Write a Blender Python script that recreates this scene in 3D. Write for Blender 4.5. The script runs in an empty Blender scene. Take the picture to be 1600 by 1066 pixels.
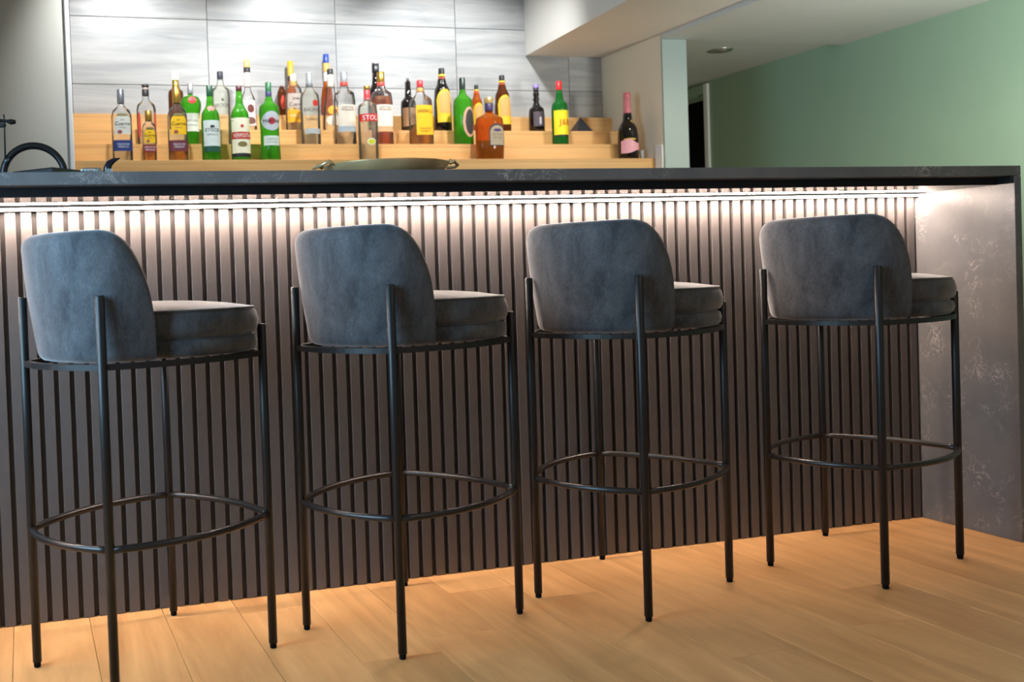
import bpy, bmesh, math, random
from mathutils import Vector, Matrix
random.seed(7)
scene = bpy.context.scene
COL = scene.collection

# ------------------------------------------------------------------ camera
CAM = Vector((-2.71053, -2.55385, 0.82049))
CR = Vector((0.96421, -0.26267, -0.03614)); CU = Vector((0.04014, 0.00989, 0.99915)); CF = Vector((0.26209, 0.96483, -0.02008))
FPX, PX, PY = 1579.845, 800 - 334.325, 533 - 63.798
cd = bpy.data.cameras.new('camera'); cam = bpy.data.objects.new('camera', cd); COL.objects.link(cam)
cd.sensor_fit = 'HORIZONTAL'; cd.sensor_width = 36; cd.lens = FPX / 1600 * 36
cd.shift_x = (800 - PX) / 1600; cd.shift_y = (PY - 533) / 1600
cd.clip_start = .05
m3 = Matrix((CR, CU, -CF)).transposed()
cam.matrix_world = Matrix.Translation(CAM) @ m3.to_4x4()
cd.dof.use_dof = True; cd.dof.focus_distance = 2.75; cd.dof.aperture_fstop = 4.0
scene.camera = cam

# ------------------------------------------------------------------ world, light, exposure
w = bpy.data.worlds.new('world'); scene.world = w; w.use_nodes = True
w.node_tree.nodes['Background'].inputs[0].default_value = (1.0, .94, .87, 1)
w.node_tree.nodes['Background'].inputs[1].default_value = .34
vs = scene.view_settings
vs.view_transform = 'Standard'; vs.look = 'None'; vs.gamma = 1; vs.exposure = 0.0; vs.use_curve_mapping = False

def area(name, loc, target, sx, sy, power, col):
    l = bpy.data.lights.new(name, 'AREA'); l.shape = 'RECTANGLE'; l.size = sx; l.size_y = sy; l.energy = power; l.color = col
    o = bpy.data.objects.new(name, l); COL.objects.link(o); o.location = loc
    o.rotation_euler = (Vector(target) - Vector(loc)).to_track_quat('-Z', 'Y').to_euler(); return o
# daylight from the glazed side of the room, left of and behind the camera
area('window_daylight', (-3.72, -.95, 1.20), (-2.0, -.75, .80), 1.1, 1.1, 36, (.40, .72, 1.0)).data.spread = math.radians(130)
def spot(name, loc, target, power, ang, col, blend=.6, r=.03):
    l = bpy.data.lights.new(name, 'SPOT'); l.energy = power; l.spot_size = math.radians(ang); l.spot_blend = blend; l.color = col; l.shadow_soft_size = r
    o = bpy.data.objects.new(name, l); COL.objects.link(o); o.location = loc
    o.rotation_euler = (Vector(target) - Vector(loc)).to_track_quat('-Z', 'Y').to_euler(); return o
CEIL = 2.42
for x in (-2.2, -1.42, -.66):            # recessed downlights over the bottle shelves
    spot('shelf_downlight', (x, 1.18, CEIL - .03), (x, 1.92, 1.55), 74, 84, (.95, .98, 1.0), .8, .04)
for x, y in ((.70, .2), (-.80, -1.95)):   # unseen fill spots, the rear one added to warm the stools
    spot('room_fill_spot', (x, y, (1.85 if x > 0 else CEIL) - .03), (x, y, 0), (8 if x > 0 else 24), 150, (1.0, .84, .66), .9, .05)

spot('bulkhead_fill', (-.05, .72, 1.885), (-.05, .9, 0), 24, 165, (1.0, .86, .66), .6, .05)  # added unseen fill that warms the cream wall and bulkhead underside
spot('side_room_fill', (.45, -.45, 1.30), (1.0, 1.3, 1.75), 78, 118, (.96, 1.0, .95), 1.0, .12)  # added unseen spot that brightens the green wall and lowered ceiling

# ------------------------------------------------------------------ helpers
def ray(x, y): return CF + CR * ((x - PX) / FPX) - CU * ((y - PY) / FPX)
def at(x, y, Y):
    d = ray(x, y); return CAM + d * ((Y - CAM.y) / d.y)
def mpp(x, y, Y):                       # metres per pixel there
    return (at(x, y, Y) - CAM).dot(CF) / FPX

def obj(name, verts, faces, m, parent=None, smooth=False, loc=None):
    me = bpy.data.meshes.new(name); me.from_pydata([tuple(v) for v in verts], [], faces); me.update()
    if m: me.materials.append(m)
    if smooth:
        for f in me.polygons: f.use_smooth = True
    o = bpy.data.objects.new(name, me); COL.objects.link(o)
    if parent: o.parent = parent
    if loc: o.location = loc
    return o
def dupe(src, parent=None, loc=None, rz=None):
    o = src.copy(); COL.objects.link(o)
    if parent is not None: o.parent = parent
    if loc is not None: o.location = loc
    if rz is not None: o.rotation_euler = (0, 0, rz)
    return o
def tag(o, label, cat, group=None):
    o['label'] = label; o['category'] = cat
    if group: o['group'] = group
    return o
def struct(o, label=None):
    o['kind'] = 'structure'
    if label: o['label'] = label
    return o
def empty(name, loc=(0, 0, 0), rz=0):
    o = bpy.data.objects.new(name, None); COL.objects.link(o); o.location = loc; o.rotation_euler = (0, 0, rz); o.empty_display_size = .05; return o
def box(x0, x1, y0, y1, z0, z1, c=0.0):
    """box, with chamfered edges when c > 0"""
    bm = bmesh.new(); bmesh.ops.create_cube(bm, size=1)
    for v in bm.verts:
        v.co = Vector(((x0 + x1) / 2 + v.co.x * (x1 - x0), (y0 + y1) / 2 + v.co.y * (y1 - y0), (z0 + z1) / 2 + v.co.z * (z1 - z0)))
    if c > 0: bmesh.ops.bevel(bm, geom=bm.edges[:], offset=c, segments=1, affect='EDGES')
    bm.verts.index_update()
    vf = ([v.co.copy() for v in bm.verts], [[v.index for v in f.verts] for f in bm.faces]); bm.free(); return vf
def bx(name, d, m, parent=None, c=0.0, loc=None):
    v, f = box(*d, c); return obj(name, v, f, m, parent, False, loc)
def tube(pts, r, n=12, caps=True, closed=False):
    V, F = [], []; pts = [Vector(p) for p in pts]; N = len(pts)
    prev = None
    for i, p in enumerate(pts):
        if closed: t = pts[(i + 1) % N] - pts[i - 1]
        else: t = pts[min(i + 1, N - 1)] - pts[max(i - 1, 0)]
        t.normalize()
        if prev is None:
            a = Vector((0, 0, 1)) if abs(t.z) < .9 else Vector((1, 0, 0)); s = t.cross(a).normalized()
        else: s = (prev - t * prev.dot(t)).normalized()
        prev = s; b = t.cross(s); rr = r[i] if isinstance(r, (list, tuple)) else r
        for k in range(n):
            an = 2 * math.pi * k / n; V.append(p + (s * math.cos(an) + b * math.sin(an)) * rr)
    L = N if closed else N - 1
    for i in range(L):
        for k in range(n):
            a, b2 = i * n + k, i * n + (k + 1) % n; j = (i + 1) % N
            F.append((a, b2, j * n + (k + 1) % n, j * n + k))
    if caps and not closed: F.append(tuple(range(n))[::-1]); F.append(tuple(range((N - 1) * n, N * n)))
    return V, F
def lathe(prof, n=24, cs=2.0, dep=1.0, cx=0, cy=0):
    """profile [(radius, z)] turned about z; cs = superellipse exponent of the cross section"""
    V, F = [], []
    for r, z in prof:
        for k in range(n):
            a = 2 * math.pi * (k + .5) / n; c, s = math.cos(a), math.sin(a)
            q = (abs(c) ** cs + abs(s) ** cs) ** (-1 / cs) if cs != 2.0 else 1
            V.append((cx + r * q * c, cy + r * q * s * dep, z))
    for i in range(len(prof) - 1):
        for k in range(n):
            F.append((i * n + k, i * n + (k + 1) % n, (i + 1) * n + (k + 1) % n, (i + 1) * n + k))
    F.append(tuple(range(n))[::-1]); F.append(tuple(range((len(prof) - 1) * n, len(prof) * n)))
    return V, F
def join(*parts):
    V, F = [], []
    for v, f in parts:
        o = len(V); V += list(v); F += [tuple(i + o for i in q) for q in f]
    return V, F

# ------------------------------------------------------------------ materials
def nm(name):
    m = bpy.data.materials.new(name); m.use_nodes = True; return m, m.node_tree.nodes, m.node_tree.links, m.node_tree.nodes['Principled BSDF']
def C4(c): return (c[0], c[1], c[2], 1)
def srgb(r, g, b):
    f = lambda v: ((v / 255 + .055) / 1.055) ** 2.4 if v > 10 else v / 255 / 12.92
    return (f(r), f(g), f(b))
def tc(N, L, kind='Object', scale=(1, 1, 1), rnd=False):
    t = N.new('ShaderNodeTexCoord'); mp = N.new('ShaderNodeMapping'); mp.inputs['Scale'].default_value = scale; L.new(t.outputs[kind], mp.inputs['Vector'])
    if rnd:
        oi = N.new('ShaderNodeObjectInfo'); mu = N.new('ShaderNodeVectorMath'); mu.operation = 'SCALE'; mu.inputs[0].default_value = (13.1, 37.7, 5.3)
        L.new(oi.outputs['Random'], mu.inputs['Scale']); L.new(mu.outputs[0], mp.inputs['Location'])
    return mp.outputs[0]
def noise(N, L, vec, scale, detail=4, rough=.55, dist=0):
    n = N.new('ShaderNodeTexNoise'); n.inputs['Scale'].default_value = scale; n.inputs['Detail'].default_value = detail; n.inputs['Roughness'].default_value = rough; n.inputs['Distortion'].default_value = dist
    L.new(vec, n.inputs['Vector']); return n.outputs['Fac']
def ramp(N, L, fac, stops):
    r = N.new('ShaderNodeValToRGB'); e = r.color_ramp.elements
    while len(e) < len(stops): e.new(.5)
    for el, (p, c) in zip(e, stops): el.position = p; el.color = C4(c)
    L.new(fac, r.inputs[0]); return r.outputs[0]
def mixc(N, L, fac, a, b, mode='MIX'):
    x = N.new('ShaderNodeMix'); x.data_type = 'RGBA'; x.blend_type = mode
    if isinstance(fac, (int, float)): x.inputs[0].default_value = fac
    else: L.new(fac, x.inputs[0])
    for sock, v in ((x.inputs[6], a), (x.inputs[7], b)):
        if isinstance(v, tuple): sock.default_value = C4(v)
        else: L.new(v, sock)
    return x.outputs[2]
def bump(N, L, B, h, strength, dist=.002):
    b = N.new('ShaderNodeBump'); b.inputs['Strength'].default_value = strength; b.inputs['Distance'].default_value = dist
    L.new(h, b.inputs['Height']); L.new(b.outputs[0], B.inputs['Normal'])
def plain(name, col, rough=.5, metal=0.0, var=.12, sc=30, spec=None):
    m, N, L, B = nm(name); v = tc(N, L); n = noise(N, L, v, sc)
    L.new(ramp(N, L, n, [(.3, tuple(c * (1 - var) for c in col)), (.7, tuple(min(1, c * (1 + var)) for c in col))]), B.inputs['Base Color'])
    B.inputs['Roughness'].default_value = rough; B.inputs['Metallic'].default_value = metal
    if spec is not None: B.inputs['Specular IOR Level'].default_value = spec
    return m
def emit(name, col, s):
    m, N, L, B = nm(name); B.inputs['Base Color'].default_value = C4(col); B.inputs['Emission Color'].default_value = C4(col); B.inputs['Emission Strength'].default_value = s; return m

def mk_velvet():
    m, N, L, B = nm('velvet'); v = tc(N, L); n1 = noise(N, L, tc(N, L, 'Object', (1.4, 1.4, .7)), 11, 6, .72, .4); v2 = tc(N, L, 'Object', (1, 1, .35)); n2 = noise(N, L, v2, 420, 2)
    c = ramp(N, L, n1, [(.32, (.033, .036, .042)), (.68, (.104, .111, .121))])
    c2 = mixc(N, L, .55, c, ramp(N, L, n2, [(.25, (.45, .45, .45)), (.75, (1.3, 1.3, 1.3))]), 'MULTIPLY')
    L.new(c2, B.inputs['Base Color']); B.inputs['Roughness'].default_value = .85; B.inputs['Specular IOR Level'].default_value = .2
    B.inputs['Sheen Weight'].default_value = .55; B.inputs['Sheen Roughness'].default_value = .38; B.inputs['Sheen Tint'].default_value = (.9, .92, .95, 1)
    bump(N, L, B, n2, .25, .001); return m
def mk_wood(name, a, b, dirn='Y', rough=.42, sc=1.0, varo=.35):
    m, N, L, B = nm(name)
    st = {'Y': (6.5, .8, 6.5), 'X': (.7, 14, 14)}[dirn]
    v = tc(N, L, 'Object', tuple(s * sc for s in st), True); n1 = noise(N, L, v, 1.3, 5, .55, 1.4); n2 = noise(N, L, v, 9, 3)
    c = ramp(N, L, n1, [(.25, a), (.5, tuple((x + y) / 2 for x, y in zip(a, b))), (.75, b)])
    c = mixc(N, L, .25, c, ramp(N, L, n2, [(.3, (.72, .66, .6)), (.7, (1.1, 1.1, 1.1))]), 'MULTIPLY')
    oi = N.new('ShaderNodeObjectInfo'); c = mixc(N, L, varo, c, ramp(N, L, oi.outputs['Random'], [(0, (.70, .66, .60)), (1, (1.22, 1.2, 1.18))]), 'MULTIPLY')
    L.new(c, B.inputs['Base Color']); B.inputs['Roughness'].default_value = rough; bump(N, L, B, n2, .06, .001); return m
def mk_tile():
    m, N, L, B = nm('veined_wall_tile'); v = tc(N, L, 'Object', (1.1, 1, 11), True); n1 = noise(N, L, v, 1.7, 6, .6, .9); n2 = noise(N, L, v, 6, 4)
    c = ramp(N, L, n1, [(.28, srgb(150, 151, 152)), (.5, srgb(172, 172, 171)), (.72, srgb(190, 189, 186))])
    c = mixc(N, L, .3, c, ramp(N, L, n2, [(.35, (.84, .84, .85)), (.6, (1, 1, 1))]), 'MULTIPLY')
    L.new(c, B.inputs['Base Color']); B.inputs['Roughness'].default_value = .38; return m
def mk_stone():
    m, N, L, B = nm('dark_quartz'); v = tc(N, L)
    n = noise(N, L, v, 7, 5, .6); base = ramp(N, L, n, [(.3, srgb(92, 93, 95)), (.7, srgb(110, 109, 109))])
    # thread-like pale veins and flecks
    nv = N.new('ShaderNodeTexNoise'); nv.inputs['Scale'].default_value = 14; nv.inputs['Detail'].default_value = 6; nv.inputs['Roughness'].default_value = .7; nv.inputs['Distortion'].default_value = 1.5; L.new(v, nv.inputs['Vector'])
    ab = N.new('ShaderNodeMath'); ab.operation = 'SUBTRACT'; ab.inputs[1].default_value = .5; L.new(nv.outputs['Fac'], ab.inputs[0])
    a2 = N.new('ShaderNodeMath'); a2.operation = 'ABSOLUTE'; L.new(ab.outputs[0], a2.inputs[0])
    ve = ramp(N, L, a2.outputs[0], [(0, (1, 1, 1)), (.016, (0, 0, 0))])
    patch = ramp(N, L, noise(N, L, v, 9, 3), [(.49, (0, 0, 0)), (.66, (.9, .9, .9))])
    mk = mixc(N, L, 1.0, ve, patch, 'MULTIPLY')
    c = mixc(N, L, mk, base, srgb(188, 182, 176)); L.new(c, B.inputs['Base Color'])
    B.inputs['Roughness'].default_value = .32; return m
M = {}
M['velvet'] = mk_velvet()
M['legs'] = plain('black_powder_coat', (.008, .0085, .0095), .38, 0, .1, 60, .35)
M['rail'] = plain('bronze_black_steel', (.020, .017, .016), .30, .3, .1, 60)
M['pad'] = plain('black_rubber', (.004, .004, .004), .8, 0, .1, 30, .1)
M['plank'] = mk_wood('honey_oak_plank', srgb(184, 132, 80), srgb(226, 174, 116), 'Y', .40, 1.0, .45)
M['shelfwood'] = mk_wood('pale_maple', srgb(204, 152, 92), srgb(228, 182, 118), 'X', .45, .6, .12)
M['tile'] = mk_tile()
M['grout'] = plain('grey_grout', srgb(150, 149, 148), .9)
M['stone'] = mk_stone()
M['subtop'] = plain('black_lacquered_board', (.022, .023, .026), .03, 0, .08, 40)
M['subtop'].node_tree.nodes['Principled BSDF'].inputs['IOR'].default_value = 1.06
M['slat'] = plain('taupe_black_slat', srgb(88, 83, 82), .36, 0, .06, 25)
M['backing'] = plain('dark_panel_backing', srgb(52, 48, 47), .6)
M['white_wall'] = plain('white_wall_paint', srgb(226, 222, 214), .85, 0, .015, 6)
M['grey_wall'] = plain('greige_wall_paint', srgb(212, 210, 200), .85, 0, .02, 6)
M['cream'] = plain('cream_wall_paint', srgb(236, 224, 200), .85, 0, .015, 6)
M['cool_lit_wall'] = plain('cool_room_light_tone', srgb(170, 183, 178), .85, 0, .015, 6)  # cream wall tone with the cooler room light mixed in
M['sage'] = plain('sage_green_paint', srgb(148, 172, 146), .8, 0, .02, 6)
M['ceil'] = plain('ceiling_paint', srgb(205, 208, 203), .9, 0, .015, 6)
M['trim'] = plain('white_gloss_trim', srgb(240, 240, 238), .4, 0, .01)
M['dark_room'] = plain('unlit_room_shade', srgb(40, 42, 40), .9)
M['led'] = emit('warm_led', (1.0, .80, .67), 220)
M['alu'] = plain('aluminium_profile', (.6, .6, .6), .35, 1)
M['black'] = plain('matte_black', (.010, .010, .011), .35)
M['blackpl'] = plain('black_plastic', (.02, .02, .022), .3)
M['silver'] = plain('aged_silver', srgb(226, 192, 140), .24, .5, .1, 25)
M['steel'] = plain('brushed_steel', srgb(215, 215, 215), .3, 1.0)

# ------------------------------------------------------------------ the room
fl = struct(bx('floor', (-6, 1.3, -4.2, 4.2, -.06, -.004), M['plank']), 'honey oak plank floor in front of the bar')
PW, PL = .1800, 1.22
lens_mesh = {}
v, f = box(-PW / 2 + .0006, PW / 2 - .0006, -PL + .0006, -.0006, -.0035, 0, .0007)
plank0 = None
for k in range(-14, 16):
    xc = -1.684 + PW * (k + .5)
    off = {-1: -.432}.get(k, -random.random() * PL)
    y = off + PL
    while y - PL > .0: y -= PL
    while y > -3.3:
        if plank0 is None: plank0 = obj('plank', v, f, M['plank'], fl, loc=(xc, y, 0))
        else: dupe(plank0, fl, (xc, y, 0))
        y -= PL

# tiled wall behind the shelves
YW = 2.0
wb = struct(bx('wall_back', (-3.2, .165, YW + .008, YW + .10, 0, CEIL), M['grout']), 'grey vein-tiled wall behind the bottle shelves')
TW, TH = .611, .2987
v, f = box(-TW / 2 + .0012, TW / 2 - .0012, YW, YW + .0085, -TH / 2 + .0012, TH / 2 - .0012, .0012)
t0 = None
for i in range(-2, 4):
    for j in range(-3, 2):
        cx, cz = -1.855 + TW * (i + .5), 2.016 + TH * (j + .5)
        if cx - TW / 2 < -2.9: continue
        if cx + TW / 2 > .17:
            xr = .163; vv, ff = box(cx - TW / 2 + .0012, xr, YW, YW + .0085, cz - TH / 2 + .0012, min(cz + TH / 2 - .0012, CEIL), .0012)
            if xr - (cx - TW / 2) > .05: obj('tile', vv, ff, M['tile'], wb)
            continue
        if cz + TH / 2 > CEIL:
            vv, ff = box(cx - TW / 2 + .0012, cx + TW / 2 - .0012, YW, YW + .0085, cz - TH / 2 + .0012, CEIL - .0005, .0012)
            obj('tile', vv, ff, M['tile'], wb); continue
        if t0 is None: t0 = obj('tile', v, f, M['tile'], wb, loc=(cx, 0, cz))
        else: dupe(t0, wb, (cx, 0, cz))

# left wall in front of the niche, white corner bead
YL = 1.54
struct(bx('wall_left', (-6, -2.512, YL, YL + .12, 0, CEIL), M['grey_wall']), 'plain grey painted wall at the left of the shelves')
struct(bx('trim_1', (-2.5115, -2.492, YL - .012, YL + .12, 0, CEIL), M['trim'], None, .004), 'white corner bead at the edge of the grey wall')
wl = join(box(-3.90, -3.80, -3.6, -1.8, 0, CEIL), box(-3.90, -3.80, -.1, YL, 0, CEIL), box(-3.90, -3.80, -1.8, -.1, 0, .6), box(-3.90, -3.80, -1.8, -.1, 1.8, CEIL))
struct(obj('wall_window', *wl, M['grey_wall']), 'grey side wall with a window, left of the bar')
w1 = struct(empty('window_1', (-3.80, -.95, .6)), 'daylit window in the grey side wall')
for d in ((-.08, .02, -.85, -.79, 0, 1.2), (-.08, .02, .79, .85, 0, 1.2), (-.08, .02, -.79, .79, 0, .06), (-.08, .02, -.79, .79, 1.14, 1.2), (-.06, -.02, -.02, .02, .06, 1.14)):
    bx('window_frame', d, M['trim'], w1, .003)
# right return wall with its end face
SX, PXR = .164, .294; YP = 1.51; ZS, ZC = 1.890, 1.867
struct(bx('wall_side', (SX, PXR, YP, 3.9, 0, CEIL), M['cream']), 'cream return wall at the right end of the shelves')
struct(bx('end_face_tone', (SX + .001, PXR, YP - .012, YP, 0, ZC - .001), M['cool_lit_wall'], None, .001), 'end face of the cream return wall, cool room light put into its colour')  # separate face carrying the cooler light on the wall end as colour
struct(bx('white_panel', (SX - .006, SX - .0005, YP + .001, 1.562, 1.0, 1.385), M['trim'], None, .001), 'thin white panel at the corner of the cream wall')  # thin white panel added for a pale patch on the wall
# bulkhead over the bar (left face runs slightly askew)
def prism(poly, z0, z1):
    n = len(poly); V = [(x, y, z0) for x, y in poly] + [(x, y, z1) for x, y in poly]
    F = [tuple(range(n))[::-1], tuple(range(n, 2 * n))] + [(i, (i + 1) % n, n + (i + 1) % n, n + i) for i in range(n)]
    return V, F
struct(obj('ceiling_bulkhead', *prism([(-.261, YW - .001), (-.51, -1.35), (SX, -1.35), (SX, YW - .001)], ZS, CEIL + .1), M['white_wall']), 'white boxed bulkhead hanging above the bar end')
struct(bx('ceiling', (-6, -.2, -3.2, YW + .05, CEIL, CEIL + .1), M['ceil']), 'white ceiling over the bar')
struct(bx('ceiling_lowered', (SX, 1.35, -2.2, YP - .005, ZC, CEIL + .1), M['ceil']), 'lowered ceiling beside the sage green wall')
cf = struct(bx('ceiling_hall', (SX, 1.35, YP - .005, 4.0, ZC + .022, CEIL + .1), M['ceil']), 'hallway ceiling beyond the cream wall')
GX = 1.175
DY0, DY1, DZ = 2.53, 3.35, 1.815
def wall_with_door():
    a = box(GX, GX + .12, -2.4, DY0, 0, CEIL); b = box(GX, GX + .12, DY1, 4.0, 0, CEIL); c = box(GX, GX + .12, DY0, DY1, DZ, CEIL)
    return join(a, b, c)
struct(obj('wall_right', *wall_with_door(), M['sage']), 'sage green wall running back on the right')
struct(bx('wall_hall_end', (PXR, GX, 3.9, 4.0, 0, CEIL), M['sage']), 'far end wall of the hallway')
# dark room behind the doorway, its darkness put into the wall colour
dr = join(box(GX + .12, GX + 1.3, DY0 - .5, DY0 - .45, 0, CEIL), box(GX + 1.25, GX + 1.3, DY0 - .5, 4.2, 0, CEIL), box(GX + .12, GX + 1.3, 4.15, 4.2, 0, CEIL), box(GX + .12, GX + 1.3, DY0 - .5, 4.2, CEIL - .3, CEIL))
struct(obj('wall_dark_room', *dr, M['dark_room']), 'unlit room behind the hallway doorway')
d1 = struct(empty('door_1', (GX, DY0, 0)), 'open doorway with pale casing in the green wall')
bx('door_casing', (-.016, .0, -.040, -.006, 0, DZ + .06), M['trim'], d1, .002)
bx('door_casing', (-.016, .0, DY1 - DY0 + .006, DY1 - DY0 + .062, 0, DZ + .06), M['trim'], d1, .002)
bx('door_casing', (-.016, .0, -.006, DY1 - DY0 + .006, DZ + .006, DZ + .06), M['sage'], d1, .002)
bx('door_jamb', (0, .12, 0, .016, 0, DZ), M['trim'], d1, .002)
# ceiling downlight in the hall (switched off)
hz = ZC + .022
dl = tag(empty('ceiling_downlight', (.69, 1.765, hz)), 'unlit round downlight ring in the dim hallway ceiling', 'ceiling light')
obj('trim_ring', *lathe([(.036, .0), (.038, -.006), (.056, -.006), (.058, -.001), (.058, .0)], 28), M['steel'], dl, True)
obj('lens', *lathe([(.036, -.001), (.036, -.004)], 24), plain('frosted_lens', srgb(150, 155, 152), .6), dl, True)
for x in (-2.2, -1.42, -.66):
    d = tag(empty('recessed_downlight', (x, 1.18, CEIL)), {-2.2: 'leftmost', -1.42: 'middle', -.66: 'rightmost'}[x] + ' lit recessed downlight in the ceiling before the bottle shelves', 'ceiling light', 'downlights above the shelves')
    obj('trim_ring', *lathe([(.040, .0), (.042, -.004), (.058, -.004), (.060, .0)], 24), M['trim'], d, True)

# ------------------------------------------------------------------ bar
D, ZT, ZSB, Z0 = .329, 1.070, 1.0416, 1.02
XL = -3.75; YB = .36; PT = .024
ct = tag(empty('bar_countertop', (0, 0, 0)), 'long dark quartz bar top with waterfall end at the right', 'countertop')
bx('top_slab', (XL, PT, -D, YB, ZSB, ZT), M['stone'], ct, .0015)
bx('waterfall_panel', (0, PT, -D, YB, 0, ZSB - .0005), M['stone'], ct, .0012)
bx('support_board', (XL, -.0005, -D + .046, YB - .03, Z0, ZSB - .0005), M['subtop'], ct, .001)
bx('support_rail', (-.012, -.0005, -D + .002, -D + .0455, Z0 + .0005, ZSB - .0005), M['black'], ct)
PITCH, GAP = .0377, .0120
bf = tag(empty('slatted_bar', (0, 0, 0)), 'dark vertical slat cladding on the front of the bar', 'bar')
bx('backing_board', (XL, -.0008, .0125, .035, 0, Z0 - .001), M['backing'], bf)
SWD = PITCH - GAP
v, f = box(-SWD / 2, SWD / 2, 0, .0122, .0005, Z0 - .001, .0009)
s0 = None; k = 0
while True:
    xc = -.0005 - GAP / 2 - SWD / 2 - k * PITCH
    if xc < XL + .03: break
    if s0 is None: s0 = obj('slat', v, f, M['slat'], bf, loc=(xc, 0, 0))
    else: dupe(s0, bf, (xc, 0, 0))
    k += 1
led = tag(empty('led_strip', (0, 0, 0)), 'glowing warm white light strip under the bar top', 'light strip')
obj('profile', *join(box(XL + .05, -.002, -.036, -.016, Z0 - .004, Z0 - .0004), box(XL + .05, -.002, -.0175, -.016, Z0 - .0095, Z0 - .004)), M['alu'], led)
bx('diffuser', (XL + .05, -.002, -.034, -.018, Z0 - .0085, Z0 - .004), M['led'], led, .001)

# ------------------------------------------------------------------ stools
LW, LD, TA, TD, HR, LW2 = .28844, .40294, .80407, .72648, .30143, .35375
LEGS = dict(A=(-LW / 2, -LD / 2), B=(LW / 2, -LD / 2), D=(LW2 / 2, LD / 2), C=(-LW2 / 2, LD / 2))
ZF = .664                                   # seat frame height
def arc(p, q, bow, n=14):
    p, q = Vector(p), Vector(q); d = q - p; nrm = Vector((d.y, -d.x)).normalized(); mid = (p + q) / 2
    if nrm.dot(mid) < 0: nrm = -nrm
    return [p + d * t + nrm * bow * (1 - (2 * t - 1) ** 2) for t in [i / n for i in range(n + 1)]]
def seat_plan(inset=0.0, n=72):
    b = .232 - inset; pts = []
    for i in range(n):
        t = 2 * math.pi * i / n; c, s = math.cos(t), math.sin(t); e = 2 / 2.9
        y = b * math.copysign(abs(s) ** e, s); a = .209 + .075 * y - inset
        if y > 0: y += .012 * y / .232
        if y < -.02: g = min(1, (-.02 - y) / .06) * .036; a -= g; y += g * max(0, (-.02 - y) / .21)
        pts.append((a * math.copysign(abs(c) ** e, c), y))
    return pts
def cushion(levels, n=72):
    V, F = [], []
    for ins, z, *cr in levels:
        for (x, y) in seat_plan(ins, n): V.append((x, y, z))
    for i in range(len(levels) - 1):
        for k in range(n): F.append((i * n + k, i * n + (k + 1) % n, (i + 1) * n + (k + 1) % n, (i + 1) * n + k))
    F.append(tuple(range(n))[::-1]); F.append(tuple(range((len(levels) - 1) * n, len(levels) * n)))
    return V, F
ZB, ZTOP = .668, .935
def plan_curve():
    """outer plan curve of the back shell at leg-top height, from left arm end round the back to the right arm end"""
    pts = []
    b = .226; e = 2 / 2.5
    for i in range(241):
        t = math.pi + math.pi * i / 240           # left -> back -> right
        c, s = math.cos(t), math.sin(t)
        y = b * math.copysign(abs(s) ** e, s); a = .204 + .06 * y
        pts.append(Vector((a * math.copysign(abs(c) ** e, c), y)))
    pts = [q for q in pts if q.y < -.095]
    return pts
def back_shell():
    base = plan_curve()
    L = [0]
    for a, b in zip(base, base[1:]): L.append(L[-1] + (b - a).length)
    T = L[-1]; NS = 84; rows = []
    def sample(s):
        for i in range(len(L) - 1):
            if L[i + 1] >= s:
                u = (s - L[i]) / max(1e-9, L[i + 1] - L[i]); return base[i].lerp(base[i + 1], u)
        return base[-1].copy()
    E, P = .125, 2.5; th0 = .058; V, F = [], []; NC = 0
    for i in range(NS + 1):
        x = i / NS; x = .5 - .5 * math.cos(math.pi * x) * (1 - .0) if True else x
        s = T * x; p = sample(s); q = sample(min(T, s + .004)) - sample(max(0, s - .004)); q.normalize(); nrm = Vector((q.y, -q.x))
        if nrm.dot(p) < 0: nrm = -nrm
        e = min(s, T - s); r = min(1, e / E)
        hfac = (1 - (1 - r) ** P) ** (1 / P)
        h = max(.004, (ZTOP - ZB) * hfac)
        th = min(th0, .012 + .046 * min(1, (e / .03)) ** .5) if e < .03 else th0
        # flare: back leans outward with height, arms less so
        lean = .5 + .5 * min(1, max(0, (-p.y - .05) / .12))
        zt = ZB + h; ring = []
        def outp(z):
            k = (z - ZB) / .27
            return -.013 + .030 * lean * (1 - (1 - min(1, max(0, k))) ** 1.6)
        rt = min(th / 2, h * .45); rb = min(.016, h * .3)
        prof = []
        for j in range(4):
            a = j / 3 * math.pi / 2; prof.append((-(rb - rb * math.sin(a)), ZB + rb - rb * math.cos(a)))
        for j in range(1, 8): prof.append((0, ZB + rb + (h - rb - rt) * j / 8))
        for j in range(9):
            a = j / 8 * math.pi; prof.append((-rt + rt * math.cos(a) - (th - 2 * rt) * (j / 8), zt - rt + rt * math.sin(a)))
        for j in range(1, 6): prof.append((-th, zt - rt - (h - rt) * j / 5))
        for dn, z in prof:
            o = outp(z); pt = p + nrm * (o + dn); ring.append((pt.x, pt.y, z))
        NC = len(ring); V += ring
    for i in range(NS):
        for k in range(NC): F.append((i * NC + k, (i + 1) * NC + k, (i + 1) * NC + (k + 1) % NC, i * NC + (k + 1) % NC))
    F.append(tuple(range(NC))); F.append(tuple(range(NS * NC, (NS + 1) * NC))[::-1])
    return V, F
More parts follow.
